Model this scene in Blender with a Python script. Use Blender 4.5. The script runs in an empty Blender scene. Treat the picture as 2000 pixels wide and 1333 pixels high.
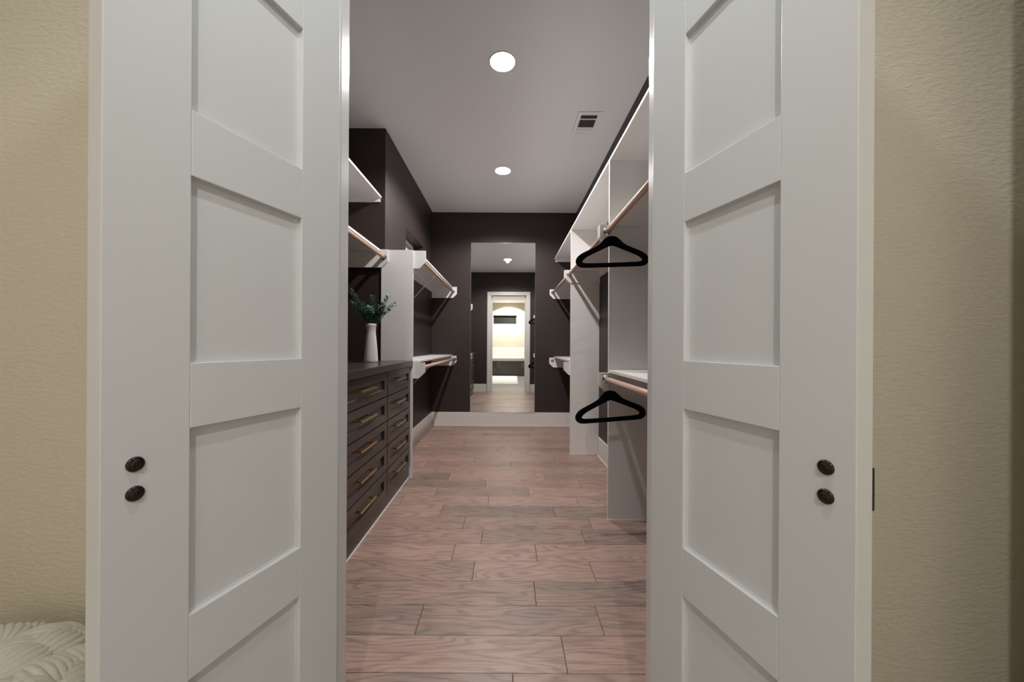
import bpy, bmesh, math, random
from mathutils import Vector, Matrix

random.seed(7)
SC = bpy.context.scene
COL = SC.collection
R = math.radians
PI = math.pi

# ------------------------------------------------------------------ camera
CAM_Z = 1.16
F_PX = 701.0
cam_d = bpy.data.cameras.new('camera')
cam_d.sensor_fit = 'HORIZONTAL'
cam_d.sensor_width = 36.0
cam_d.lens = F_PX * 36.0 / 2000.0
cam_d.shift_x = 10.0 / 2000.0
cam_d.shift_y = 7.5 / 2000.0
cam_d.clip_start = 0.02
cam_d.clip_end = 60
cam = bpy.data.objects.new('camera', cam_d)
COL.objects.link(cam)
cam.matrix_world = Matrix.Translation((0, 0, CAM_Z)) @ Matrix.Rotation(R(90), 4, 'X') @ Matrix.Rotation(0.0058, 4, 'Z')
SC.camera = cam

# ------------------------------------------------------------------ world, light, exposure
wd = bpy.data.worlds.new('night')
SC.world = wd
wd.use_nodes = True
bg = wd.node_tree.nodes['Background']
bg.inputs[0].default_value = (0.03, 0.04, 0.06, 1)
bg.inputs[1].default_value = 0.15
SC.view_settings.view_transform = 'Standard'
SC.view_settings.look = 'None'
SC.view_settings.gamma = 1.0
SC.view_settings.use_curve_mapping = False
SC.view_settings.exposure = 0.0
SC.cycles.use_denoising = True
SC.cycles.max_bounces = 14
SC.cycles.diffuse_bounces = 8
SC.cycles.glossy_bounces = 6
SC.cycles.sample_clamp_indirect = 6.0

CEIL = 3.055
CLOSET_LIGHTS = [(-0.04, 2.40), (-0.055, 3.90)]
CLOSET_W = 104.0
CLOSET_RGB = (1.0, 0.955, 0.925)
BATH_LIGHTS = [  # x, y, watts, colour
    (0.0, 0.50, 36.0, (0.84, 0.94, 1.0)),
    (0.0, -1.35, 96.0, (1.0, 0.965, 0.925)),
    (-0.1, -4.62, 430.0, (1.0, 0.965, 0.925)),
]


def spot(name, loc, watts, rgb, size=156, blend=0.35, rad=0.035):
    d = bpy.data.lights.new(name, 'SPOT')
    d.energy = watts
    d.color = rgb
    d.spot_size = R(size)
    d.spot_blend = blend
    d.shadow_soft_size = rad
    o = bpy.data.objects.new(name, d)
    COL.objects.link(o)
    o.location = loc
    return o


for x, y in CLOSET_LIGHTS:
    spot('closet_lamp', (x, y, CEIL - 0.035), CLOSET_W, CLOSET_RGB)
for x, y, w, c in BATH_LIGHTS:
    lo = spot('bathroom_lamp', (x, y, CEIL - 0.035), w, c, size=156 if y > -4 else 132)
    if y < -4:
        lo.rotation_euler = (R(-10), 0, 0)   # wall-washing lamp over the tub


# ------------------------------------------------------------------ materials
def mat(name, rgb, rough=0.5, metal=0.0, spec=0.5, bump=None, sheen=0.0, coat=0.0):
    m = bpy.data.materials.new(name)
    m.use_nodes = True
    nt = m.node_tree
    b = nt.nodes['Principled BSDF']
    b.inputs['Base Color'].default_value = (*rgb, 1)
    b.inputs['Roughness'].default_value = rough
    b.inputs['Metallic'].default_value = metal
    b.inputs['Specular IOR Level'].default_value = spec
    if sheen:
        b.inputs['Sheen Weight'].default_value = sheen
    if coat:
        b.inputs['Coat Weight'].default_value = coat
        b.inputs['Coat Roughness'].default_value = 0.15
    if bump:
        scale, strength, dist = bump
        tc = nt.nodes.new('ShaderNodeTexCoord')
        n = nt.nodes.new('ShaderNodeTexNoise')
        n.inputs['Scale'].default_value = scale
        n.inputs['Detail'].default_value = 4
        bp = nt.nodes.new('ShaderNodeBump')
        bp.inputs['Strength'].default_value = strength
        bp.inputs['Distance'].default_value = dist
        nt.links.new(tc.outputs['Object'], n.inputs['Vector'])
        nt.links.new(n.outputs['Fac'], bp.inputs['Height'])
        nt.links.new(bp.outputs['Normal'], b.inputs['Normal'])
    return m


M = {}
M['door'] = mat('white_door_paint', (0.67, 0.675, 0.68), 0.34, bump=(90, 0.06, 0.002))
M['jamb'] = mat('white_gloss_paint', (0.66, 0.655, 0.65), 0.20)
M['shelf'] = mat('white_shelf_paint', (0.80, 0.785, 0.775), 0.38, bump=(60, 0.04, 0.002))
M['trim'] = mat('white_trim_paint', (0.72, 0.69, 0.67), 0.35)
M['caulk'] = mat('white_caulk', (0.80, 0.76, 0.74), 0.5)
M['brown'] = mat('dark_brown_wall_paint', (0.0335, 0.0226, 0.0204), 0.5, spec=0.4, bump=(140, 0.12, 0.003))
M['ceiling'] = mat('ceiling_paint', (0.755, 0.76, 0.765), 0.8, spec=0.2, bump=(160, 0.08, 0.002))
M['beige'] = mat('beige_textured_wall_paint', (0.61, 0.56, 0.455), 0.75, spec=0.25)
M['dresser'] = mat('dark_umber_cabinet_paint', (0.047, 0.0355, 0.0305), 0.26, spec=0.5)
M['gap'] = mat('dark_gap', (0.012, 0.010, 0.009), 0.8)
M['brass'] = mat('brushed_brass', (0.62, 0.42, 0.20), 0.30, metal=1.0)
M['bronze'] = mat('oiled_bronze', (0.045, 0.036, 0.030), 0.28, metal=0.9)
M['black'] = mat('black_metal', (0.015, 0.015, 0.015), 0.4)
M['chrome'] = mat('chrome', (0.80, 0.80, 0.80), 0.12, metal=1.0)
M['velvet'] = mat('black_velvet', (0.004, 0.004, 0.005), 0.95, spec=0.08)
M['vase'] = mat('white_ceramic', (0.76, 0.72, 0.70), 0.38)
M['stem'] = mat('green_stem', (0.05, 0.10, 0.06), 0.6)
M['mirror'] = mat('mirror_silver', (0.90, 0.915, 0.90), 0.0, metal=1.0)
M['glass_edge'] = mat('polished_mirror_edge', (0.62, 0.68, 0.64), 0.15)
M['vent'] = mat('vent_white', (0.74, 0.74, 0.735), 0.45)
M['slat'] = mat('vent_slat_shaded', (0.16, 0.16, 0.165), 0.5)  # white slats coloured grey, shade between the louvres put into the paint
M['night_glass'] = mat('night_window_glass', (0.012, 0.014, 0.012), 0.04)
M['frosted'] = mat('frosted_window_glass', (0.62, 0.61, 0.60), 0.35)
M['window_frame'] = mat('window_frame_paint', (0.10, 0.095, 0.09), 0.4)
M['vinyl'] = mat('white_vinyl', (0.72, 0.71, 0.69), 0.35)
M['tub'] = mat('white_acrylic', (0.86, 0.86, 0.84), 0.18)
M['deck'] = mat('grey_stone_deck', (0.62, 0.60, 0.56), 0.25)
M['tubwood'] = mat('dark_olive_cabinet_paint', (0.060, 0.055, 0.043), 0.4)
M['tile'] = mat('pale_marble_tile', (0.76, 0.75, 0.72), 0.2, bump=(6, 0.02, 0.002))
M['rug'] = mat('white_bath_rug', (0.84, 0.83, 0.82), 0.95, bump=(220, 0.6, 0.01))
M['yarn'] = mat('cream_chenille_yarn', (0.72, 0.72, 0.645), 0.9, sheen=0.3, bump=(180, 0.35, 0.004))
M['lens_white'] = mat('lamp_trim_white', (0.8, 0.8, 0.78), 0.4)


def emit(name, rgb, strength):
    m = bpy.data.materials.new(name)
    m.use_nodes = True
    nt = m.node_tree
    nt.nodes.clear()
    e = nt.nodes.new('ShaderNodeEmission')
    e.inputs[0].default_value = (*rgb, 1)
    e.inputs[1].default_value = strength
    o = nt.nodes.new('ShaderNodeOutputMaterial')
    nt.links.new(e.outputs[0], o.inputs[0])
    return m


M['lamp'] = emit('lit_diffuser', (1.0, 0.97, 0.93), 30.0)


def beige_texture(m):
    nt = m.node_tree
    b = nt.nodes['Principled BSDF']
    tc = nt.nodes.new('ShaderNodeTexCoord')
    n = nt.nodes.new('ShaderNodeTexNoise')
    n.inputs['Scale'].default_value = 55
    n.inputs['Detail'].default_value = 3
    n.inputs['Roughness'].default_value = 0.6
    mp = nt.nodes.new('ShaderNodeMapping')
    mp.inputs['Scale'].default_value = (0.8, 0.8, 1.9)
    rp = nt.nodes.new('ShaderNodeValToRGB')
    rp.color_ramp.elements[0].position = 0.36
    rp.color_ramp.elements[1].position = 0.68
    bp = nt.nodes.new('ShaderNodeBump')
    bp.inputs['Strength'].default_value = 0.30
    bp.inputs['Distance'].default_value = 0.004
    L = nt.links.new
    L(tc.outputs['Object'], mp.inputs['Vector'])
    L(mp.outputs[0], n.inputs['Vector'])
    L(n.outputs['Fac'], rp.inputs[0])
    L(rp.outputs[0], bp.inputs['Height'])
    L(bp.outputs['Normal'], b.inputs['Normal'])


beige_texture(M['beige'])


def wood_floor():
    m = bpy.data.materials.new('brushed_hickory_plank')
    m.use_nodes = True
    nt = m.node_tree
    L = nt.links.new
    N = nt.nodes.new
    b = nt.nodes['Principled BSDF']
    tc = N('ShaderNodeTexCoord')
    oi = N('ShaderNodeObjectInfo')
    off = N('ShaderNodeVectorMath'); off.operation = 'MULTIPLY_ADD'
    comb = N('ShaderNodeCombineXYZ')
    for i in range(3):
        L(oi.outputs['Random'], comb.inputs[i])
    off.inputs[1].default_value = (37.0, 53.0, 11.0)
    L(comb.outputs[0], off.inputs[0])
    L(tc.outputs['Object'], off.inputs[2])
    # cathedral figure
    mp1 = N('ShaderNodeMapping'); mp1.inputs['Scale'].default_value = (1.35, 8.5, 1)
    L(off.outputs[0], mp1.inputs['Vector'])
    n1 = N('ShaderNodeTexNoise'); n1.inputs['Scale'].default_value = 1.0
    n1.inputs['Detail'].default_value = 2.6; n1.inputs['Roughness'].default_value = 0.40
    L(mp1.outputs[0], n1.inputs['Vector'])
    mul = N('ShaderNodeMath'); mul.operation = 'MULTIPLY'; mul.inputs[1].default_value = 92.0
    L(n1.outputs['Fac'], mul.inputs[0])
    sn = N('ShaderNodeMath'); sn.operation = 'SINE'
    L(mul.outputs[0], sn.inputs[0])
    r1 = N('ShaderNodeMapRange'); r1.inputs['From Min'].default_value = -1; r1.inputs['From Max'].default_value = 1
    L(sn.outputs[0], r1.inputs['Value'])
    # fibres
    mp2 = N('ShaderNodeMapping'); mp2.inputs['Scale'].default_value = (9, 190, 1)
    L(off.outputs[0], mp2.inputs['Vector'])
    n2 = N('ShaderNodeTexNoise'); n2.inputs['Scale'].default_value = 1.0; n2.inputs['Detail'].default_value = 4
    L(mp2.outputs[0], n2.inputs['Vector'])
    # broad blotches
    mp3 = N('ShaderNodeMapping'); mp3.inputs['Scale'].default_value = (2.4, 9, 1)
    L(off.outputs[0], mp3.inputs['Vector'])
    n3 = N('ShaderNodeTexNoise'); n3.inputs['Scale'].default_value = 1.0; n3.inputs['Detail'].default_value = 3
    L(mp3.outputs[0], n3.inputs['Vector'])
    # plank tone
    ramp = N('ShaderNodeValToRGB')
    cr = ramp.color_ramp
    cr.elements[0].position = 0.0; cr.elements[0].color = (0.250, 0.198, 0.171, 1)
    cr.elements[1].position = 1.0; cr.elements[1].color = (0.480, 0.318, 0.268, 1)
    e = cr.elements.new(0.22); e.color = (0.300, 0.222, 0.188, 1)
    e = cr.elements.new(0.40); e.color = (0.385, 0.258, 0.216, 1)
    mixr = N('ShaderNodeMath'); mixr.operation = 'MULTIPLY_ADD'
    mixr.inputs[1].default_value = 0.62
    sub = N('ShaderNodeMath'); sub.operation = 'MULTIPLY_ADD'
    sub.inputs[1].default_value = 0.9; sub.inputs[2].default_value = -0.22
    L(n3.outputs['Fac'], sub.inputs[0])
    L(oi.outputs['Random'], mixr.inputs[0])
    L(sub.outputs[0], mixr.inputs[2])
    L(mixr.outputs[0], ramp.inputs[0])
    # darken by figure and fibres
    dk = N('ShaderNodeMix'); dk.data_type = 'RGBA'; dk.blend_type = 'MULTIPLY'
    fac = N('ShaderNodeMath'); fac.operation = 'MULTIPLY'; fac.inputs[1].default_value = 0.55
    pw = N('ShaderNodeMath'); pw.operation = 'POWER'; pw.inputs[1].default_value = 2.6
    L(r1.outputs[0], pw.inputs[0]); L(pw.outputs[0], fac.inputs[0])
    L(fac.outputs[0], dk.inputs['Factor'])
    L(ramp.outputs[0], dk.inputs['A'])
    dk.inputs['B'].default_value = (0.52, 0.50, 0.50, 1)
    dk2 = N('ShaderNodeMix'); dk2.data_type = 'RGBA'; dk2.blend_type = 'MULTIPLY'
    r2 = N('ShaderNodeMapRange')
    r2.inputs['From Min'].default_value = 0.5; r2.inputs['From Max'].default_value = 0.75
    r2.inputs['To Max'].default_value = 0.85
    L(n2.outputs['Fac'], r2.inputs['Value'])
    L(r2.outputs[0], dk2.inputs['Factor'])
    L(dk.outputs['Result'], dk2.inputs['A'])
    dk2.inputs['B'].default_value = (0.55, 0.50, 0.48, 1)
    L(dk2.outputs['Result'], b.inputs['Base Color'])
    b.inputs['Roughness'].default_value = 0.40
    b.inputs['Specular IOR Level'].default_value = 0.45
    bp = N('ShaderNodeBump'); bp.inputs['Strength'].default_value = 0.22; bp.inputs['Distance'].default_value = 0.002
    L(n2.outputs['Fac'], bp.inputs['Height'])
    L(bp.outputs['Normal'], b.inputs['Normal'])
    return m


M['floor'] = wood_floor()


def rod_wood():
    m = mat('pale_birch', (0.62, 0.43, 0.34), 0.42)
    nt = m.node_tree
    L = nt.links.new
    b = nt.nodes['Principled BSDF']
    tc = nt.nodes.new('ShaderNodeTexCoord')
    mp = nt.nodes.new('ShaderNodeMapping'); mp.inputs['Scale'].default_value = (60, 2.5, 60)
    n = nt.nodes.new('ShaderNodeTexNoise'); n.inputs['Scale'].default_value = 1.0
    rp = nt.nodes.new('ShaderNodeValToRGB')
    rp.color_ramp.elements[0].position = 0.3; rp.color_ramp.elements[0].color = (0.46, 0.30, 0.225, 1)
    rp.color_ramp.elements[1].position = 0.7; rp.color_ramp.elements[1].color = (0.60, 0.42, 0.325, 1)
    L(tc.outputs['Object'], mp.inputs['Vector']); L(mp.outputs[0], n.inputs['Vector'])
    L(n.outputs['Fac'], rp.inputs[0]); L(rp.outputs[0], b.inputs['Base Color'])
    return m


M['rod'] = rod_wood()


def leaf_mat():
    m = mat('eucalyptus_leaf', (0.05, 0.15, 0.10), 0.5)
    nt = m.node_tree
    L = nt.links.new
    b = nt.nodes['Principled BSDF']
    tc = nt.nodes.new('ShaderNodeTexCoord')
    n = nt.nodes.new('ShaderNodeTexNoise'); n.inputs['Scale'].default_value = 55
    rp = nt.nodes.new('ShaderNodeValToRGB')
    rp.color_ramp.elements[0].position = 0.32; rp.color_ramp.elements[0].color = (0.026, 0.082, 0.058, 1)
    rp.color_ramp.elements[1].position = 0.72; rp.color_ramp.elements[1].color = (0.30, 0.48, 0.38, 1)
    L(tc.outputs['Object'], n.inputs['Vector']); L(n.outputs['Fac'], rp.inputs[0]); L(rp.outputs[0], b.inputs['Base Color'])
    return m


M['leaf'] = leaf_mat()


def tile_floor():
    m = mat('grey_floor_tile', (0.30, 0.295, 0.28), 0.3)
    nt = m.node_tree
    L = nt.links.new
    b = nt.nodes['Principled BSDF']
    tc = nt.nodes.new('ShaderNodeTexCoord')
    br = nt.nodes.new('ShaderNodeTexBrick')
    br.inputs['Color1'].default_value = (0.30, 0.295, 0.28, 1)
    br.inputs['Color2'].default_value = (0.24, 0.235, 0.225, 1)
    br.inputs['Mortar'].default_value = (0.18, 0.175, 0.17, 1)
    br.inputs['Scale'].default_value = 1.0
    br.inputs['Mortar Size'].default_value = 0.003
    br.inputs['Brick Width'].default_value = 0.61
    br.inputs['Row Height'].default_value = 0.305
    L(tc.outputs['Object'], br.inputs['Vector'])
    L(br.outputs['Color'], b.inputs['Base Color'])
    return m


M['floor_tile'] = tile_floor()


# ------------------------------------------------------------------ helpers
class MB:
    """collects shapes in world (or local) coordinates and links them as one mesh object"""

    def __init__(self):
        self.bm = bmesh.new()

    def box(self, x0, x1, y0, y1, z0, z1):
        g = bmesh.ops.create_cube(self.bm, size=1.0)
        for v in g['verts']:
            v.co.x = x0 if v.co.x < 0 else x1
            v.co.y = y0 if v.co.y < 0 else y1
            v.co.z = z0 if v.co.z < 0 else z1
        return self

    def prism(self, pts, axis, a, b):
        """closed polygon pts (u, v) extruded along axis from a to b"""
        def co(u, v, w):
            return {'x': (w, u, v), 'y': (u, w, v), 'z': (u, v, w)}[axis]
        lo = [self.bm.verts.new(co(u, v, a)) for u, v in pts]
        hi = [self.bm.verts.new(co(u, v, b)) for u, v in pts]
        n = len(pts)
        self.bm.faces.new(lo[::-1]); self.bm.faces.new(hi)
        for i in range(n):
            j = (i + 1) % n
            self.bm.faces.new((lo[i], lo[j], hi[j], hi[i]))
        return self

    def tube(self, p0, p1, r, n=16, r2=None, cap=True):
        p0, p1 = Vector(p0), Vector(p1)
        d = (p1 - p0)
        q = d.to_track_quat('Z', 'Y')
        r2 = r if r2 is None else r2
        A, B = [], []
        for i in range(n):
            a = 2 * PI * i / n
            v = Vector((math.cos(a), math.sin(a), 0))
            A.append(self.bm.verts.new(p0 + q @ (v * r)))
            B.append(self.bm.verts.new(p1 + q @ (v * r2)))
        for i in range(n):
            j = (i + 1) % n
            f = self.bm.faces.new((A[i], A[j], B[j], B[i])); f.smooth = True
        if cap:
            self.bm.faces.new(A[::-1]); self.bm.faces.new(B)
        return self

    def path(self, pts, r, n=8):
        pts = [Vector(p) for p in pts]
        rings = []
        for k, p in enumerate(pts):
            d = (pts[min(k + 1, len(pts) - 1)] - pts[max(k - 1, 0)]).normalized()
            q = d.to_track_quat('Z', 'Y')
            rr = r[k] if isinstance(r, (list, tuple)) else r
            rings.append([self.bm.verts.new(p + q @ Vector((math.cos(2 * PI * i / n) * rr, math.sin(2 * PI * i / n) * rr, 0))) for i in range(n)])
        for a, b in zip(rings, rings[1:]):
            # align start index by nearest vertex
            off = min(range(n), key=lambda s: (a[0].co - b[s].co).length)
            for i in range(n):
                f = self.bm.faces.new((a[i], a[(i + 1) % n], b[(i + 1 + off) % n], b[(i + off) % n])); f.smooth = True
        self.bm.faces.new(rings[0][::-1]); self.bm.faces.new(rings[-1])
        return self

    def lathe(self, prof, c, n=40, axis='z', smooth=True):
        """profile (r, h) revolved about an axis through c"""
        rings = []
        for r, h in prof:
            ring = []
            for i in range(n):
                a = 2 * PI * i / n
                u, v = r * math.cos(a), r * math.sin(a)
                p = {'z': (u, v, h), 'y': (u, h, v), 'x': (h, u, v)}[axis]
                ring.append(self.bm.verts.new(Vector(c) + Vector(p)))
            rings.append(ring)
        for a, b in zip(rings, rings[1:]):
            for i in range(n):
                j = (i + 1) % n
                f = self.bm.faces.new((a[i], a[j], b[j], b[i])); f.smooth = smooth
        for ring, fl in ((rings[0], True), (rings[-1], False)):
            if (ring[0].co - ring[n // 2].co).length > 1e-6:
                self.bm.faces.new(ring[::-1] if fl else ring)
        return self

    def build(self, name, m, parent=None, origin=None, bevel=0.0, label=None, kind=None):
        bm = self.bm
        bmesh.ops.remove_doubles(bm, verts=bm.verts, dist=1e-7)
        bmesh.ops.recalc_face_normals(bm, faces=bm.faces)
        o0 = Vector(origin) if origin is not None else (Vector(parent['_o']) if parent is not None and '_o' in parent else Vector((0, 0, 0)))
        if o0.length:
            bmesh.ops.translate(bm, verts=bm.verts, vec=-o0)
        me = bpy.data.meshes.new(name)
        bm.to_mesh(me); bm.free()
        me.materials.append(m)
        ob = bpy.data.objects.new(name, me)
        COL.objects.link(ob)
        if parent is not None:
            ob.parent = parent
            ob['_o'] = tuple(o0)
            if origin is not None and '_o' in parent:
                ob.location = o0 - Vector(parent['_o'])
        elif origin is not None:
            ob.location = o0
            ob['_o'] = tuple(o0)
        if bevel:
            bv = ob.modifiers.new('bevel', 'BEVEL')
            bv.width = bevel; bv.segments = 2; bv.limit_method = 'ANGLE'
            bv.harden_normals = False
        if label: ob['label'] = label
        if kind: ob['kind'] = kind
        return ob


def tag(o, label=None, cat=None, group=None, kind=None):
    if label: o['label'] = label
    if cat: o['category'] = cat
    if group: o['group'] = group
    if kind: o['kind'] = kind
    return o


def thing(name, label, cat, loc=(0, 0, 0), group=None, kind=None):
    o = bpy.data.objects.new(name, None)
    o.empty_display_size = 0.05
    COL.objects.link(o)
    o.location = loc
    o['_o'] = tuple(loc)
    return tag(o, label, cat, group, kind)


def copy_thing(o, parent=None):
    c = o.copy()
    COL.objects.link(c)
    c.parent = parent
    for ch in list(o.children):
        copy_thing(ch, c)
    return c


def struct(name, mb, m, label, cat, bevel=0.0):
    return tag(mb.build(name, m, bevel=bevel), label, cat, kind='structure')


# ------------------------------------------------------------------ dimensions of the place
XR = 0.98            # closet right wall
XL = -1.075          # closet far-left wall
XREC = -1.41         # recess wall behind the dresser
YB = 5.14            # closet end wall
YRET = 3.15          # return wall that closes the recess
YD0, YD1 = 0.958, 1.072   # wall with the double doors
YBATH = -5.15
XBL, XBR = -2.2, 2.4
OPL, OPR, OPZ = -0.475, 0.42, 2.455    # clear opening between jambs
CASE_X = 1.33        # rounded wall end in the bathroom

# ------------------------------------------------------------------ walls, ceilings
struct('wall_end', MB().box(XL - 0.12, XR + 0.12, YB, YB + 0.12, 0, CEIL), M['brown'],
       'dark brown end wall of the closet behind the tall mirror', 'wall')
struct('wall_right', MB().box(XR, XR + 0.12, YD1, YB, 0, CEIL), M['brown'],
       'dark brown right wall behind the white shelves', 'wall')
# far-left wall with a high window opening
WY0, WY1, WZ0, WZ1 = 3.79, 4.60, 2.03, 2.405
wl = MB()
wl.box(XL - 0.16, XL, YRET, WY0, 0, CEIL)
wl.box(XL - 0.16, XL, WY1, YB, 0, CEIL)
wl.box(XL - 0.16, XL, WY0, WY1, 0, WZ0)
wl.box(XL - 0.16, XL, WY0, WY1, WZ1, CEIL)
struct('wall_left', wl, M['brown'], 'dark brown left wall of the far closet bay with a high window', 'wall')
struct('wall_return', MB().box(XREC - 0.12, XL - 0.16, YRET, YRET + 0.12, 0, CEIL), M['brown'],
       'short dark brown wall closing the dresser recess', 'wall')
struct('wall_recess', MB().box(XREC - 0.12, XREC, YD1, YRET, 0, CEIL), M['brown'],
       'dark brown wall behind the dresser', 'wall')
YM = (YD0 + YD1) / 2


def holed(x0, x1, y0, y1):
    b = MB()
    b.box(x0, OPL - 0.019, y0, y1, 0, CEIL)
    b.box(OPR + 0.019, x1, y0, y1, 0, CEIL)
    b.box(OPL - 0.019, OPR + 0.019, y0, y1, OPZ + 0.019, CEIL)
    return b


struct('wall_front', holed(XREC - 0.12, XR + 0.12, YM, YD1), M['brown'],
       'dark brown closet wall around the doorway, seen in the mirror', 'wall')
struct('wall_doorway', holed(XBL, XBR, YD0, YM), M['beige'],
       'beige textured bathroom wall on both sides of the double doors', 'wall')
struct('wall_shadow_stub', MB().box(1.09, XBR, 0.40, 0.52, 0, CEIL), M['beige'],  # added out of view to cast the soft vertical shadow edge on wall_doorway
       'added beige stub wall, out of view, shading the wall right of the double doors', 'wall')
struct('wall_bath_left', MB().box(XBL - 0.1, XBL, YBATH, YM, 0, CEIL), M['beige'], 'beige left wall of the bathroom', 'wall')
struct('wall_bath_right', MB().box(XBR, XBR + 0.1, YBATH, YM, 0, CEIL), M['beige'], 'beige right wall of the bathroom', 'wall')
BW = (-0.78, 0.245, 2.14, 2.53)
wr = MB()
wr.box(XBL - 0.1, BW[0], YBATH - 0.14, YBATH, 0, CEIL)
wr.box(BW[1], XBR + 0.1, YBATH - 0.14, YBATH, 0, CEIL)
wr.box(BW[0], BW[1], YBATH - 0.14, YBATH, 0, BW[2])
wr.box(BW[0], BW[1], YBATH - 0.14, YBATH, BW[3], CEIL)
struct('wall_bath_end', wr, M['beige'], 'cream bathroom wall above the tub, seen in the mirror', 'wall')
struct('ceiling', MB().box(XREC - 0.12, XR + 0.12, YM, YB + 0.12, CEIL, CEIL + 0.1), M['ceiling'],
       'smooth pale grey-white closet ceiling', 'ceiling')
struct('ceiling_bath', MB().box(XBL - 0.1, XBR + 0.1, YBATH - 0.14, YM, CEIL + 0.001, CEIL + 0.1), M['ceiling'],
       'white bathroom ceiling seen in the mirror', 'ceiling')

# ------------------------------------------------------------------ floors
fl = struct('floor', MB().box(XREC - 0.12, XR + 0.12, YD0, YB, -0.06, -0.012), M['gap'],
            'pinkish brown wood plank closet floor', 'floor')
JOINTS = {0: [0.027, -0.86], 1: [0.222, -0.74], 2: [-0.362, 0.398], 3: [0.138, -0.83], 4: [-0.165, 0.446, -0.95],
          5: [-0.292, 0.17, -0.9], 6: [-0.145, 0.47], 7: [-0.272, 0.55], 8: [0.335, -0.45], 9: [-0.13, -0.775, 0.53],
          10: [-0.55, 0.18], 11: [-0.17, 0.62], 12: [-0.5, 0.34], 13: [-0.64, 0.45], 14: [0.05, -0.78], 15: [0.5, -0.33],
          16: [0.22, -0.7], 17: [-0.1, 0.72], 18: [0.45, -0.5]}
rng = random.Random(11)
ROW = 0.1645


def plank(x0, x1, y0, y1):
    g, c = 0.0008, 0.0016
    b = bmesh.new()
    lo = [b.verts.new((x, y, -0.0115)) for x, y in ((x0 + g, y0 + g), (x1 - g, y0 + g), (x1 - g, y1 - g), (x0 + g, y1 - g))]
    mi = [b.verts.new((v.co.x, v.co.y, -c)) for v in lo]
    hi = [b.verts.new((x, y, 0)) for x, y in ((x0 + g + c, y0 + g + c), (x1 - g - c, y0 + g + c), (x1 - g - c, y1 - g - c), (x0 + g + c, y1 - g - c))]
    for A, B in ((lo, mi), (mi, hi)):
        for i in range(4):
            j = (i + 1) % 4
            b.faces.new((A[i], A[j], B[j], B[i]))
    b.faces.new(hi)
    me = bpy.data.meshes.new('plank')
    b.to_mesh(me); b.free()
    me.materials.append(M['floor'])
    o = bpy.data.objects.new('plank', me)
    COL.objects.link(o)
    o.parent = fl


ys = [YD0]
k = 0
while True:
    y = 1.103 + ROW * k
    if y > YB - 0.02: break
    ys.append(y); k += 1
ys.append(YB)
for k in range(len(ys) - 1):
    y0, y1 = ys[k], ys[k + 1]
    x0 = XREC if y1 < YRET + 0.05 else XL
    row = k - 1
    if row in JOINTS:
        js = sorted(j for j in JOINTS[row] if x0 + 0.1 < j < XR - 0.05)
    else:
        js = []
        x = x0 + rng.uniform(0.3, 0.9)
        while x < XR - 0.15:
            js.append(x); x += rng.uniform(0.55, 1.15)
    xs = [x0] + js + [XR]
    for a, b_ in zip(xs, xs[1:]):
        plank(a, b_, y0, y1)

struct('floor_bath', MB().box(XBL - 0.1, XBR + 0.1, YBATH - 0.14, YD0, -0.06, 0), M['floor_tile'],
       'grey tiled bathroom floor seen in the mirror', 'floor')

# ------------------------------------------------------------------ baseboards and caulk lines
BH = 0.195


def baseboard(name, x0, x1, y0, y1, label, side):
    o = struct(name, MB().box(x0, x1, y0, y1, 0, BH), M['trim'], label, 'baseboard', bevel=0.002)
    e = 0.006
    q = {'y-': (x0, x1, y0 - e, y0), 'y+': (x0, x1, y1, y1 + e), 'x-': (x0 - e, x0, y0, y1), 'x+': (x1, x1 + e, y0, y1)}[side]
    MB().box(*q, 0, 0.006).build('caulk_line', M['caulk'], o)
    return o


baseboard('baseboard_end', XL + 0.016, XR - 0.016, YB - 0.016, YB, 'tall white baseboard under the mirror on the end wall', 'y-')
baseboard('baseboard_left', XL, XL + 0.016, YRET, YB, 'tall white baseboard along the far left wall', 'x+')
baseboard('baseboard_right', XR - 0.016, XR, 2.397, 3.81, 'tall white baseboard between the two right partitions', 'x-')
baseboard('baseboard_corner', XR - 0.016, XR, 3.829, YB - 0.016, 'white baseboard behind the far right partition', 'x-')
baseboard('baseboard_front_left', XREC, OPL - 0.11, YD1, YD1 + 0.016, 'white baseboard left of the doorway inside the closet', 'y+')
baseboard('baseboard_front_right', OPR + 0.11, XR, YD1, YD1 + 0.016, 'white baseboard right of the doorway inside the closet', 'y+')
baseboard('baseboard_bath_left', XBL, OPL - 0.11, YD0 - 0.016, YD0, 'white baseboard under the beige wall behind the left door', 'y-')
baseboard('baseboard_bath_right', OPR + 0.11, XBR, YD0 - 0.016, YD0, 'white baseboard under the beige wall behind the right door', 'y-')

# ------------------------------------------------------------------ door frame
fr = thing('trim_1', 'white painted frame of the double doorway', 'door frame', (0, YM, 0), kind='structure')
J = 0.019
MB().box(OPL - J, OPL, YD0, YD1, 0, OPZ).build('jamb', M['jamb'], fr, bevel=0.0015)
MB().box(OPR, OPR + J, YD0, YD1, 0, OPZ).build('jamb', M['jamb'], fr, bevel=0.0015)
MB().box(OPL - J, OPR + J, YD0, YD1, OPZ, OPZ + J).build('head_jamb', M['jamb'], fr, bevel=0.0015)
MB().box(OPL, OPL + 0.010, 1.000, 1.036, 0, OPZ - 0.010).build('door_stop', M['jamb'], fr, bevel=0.0015)
MB().box(OPR - 0.010, OPR, 1.000, 1.036, 0, OPZ - 0.010).build('door_stop', M['jamb'], fr, bevel=0.0015)
MB().box(OPL, OPR, 1.000, 1.036, OPZ - 0.010, OPZ).build('door_stop', M['jamb'], fr, bevel=0.0015)
CW = 0.092
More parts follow.
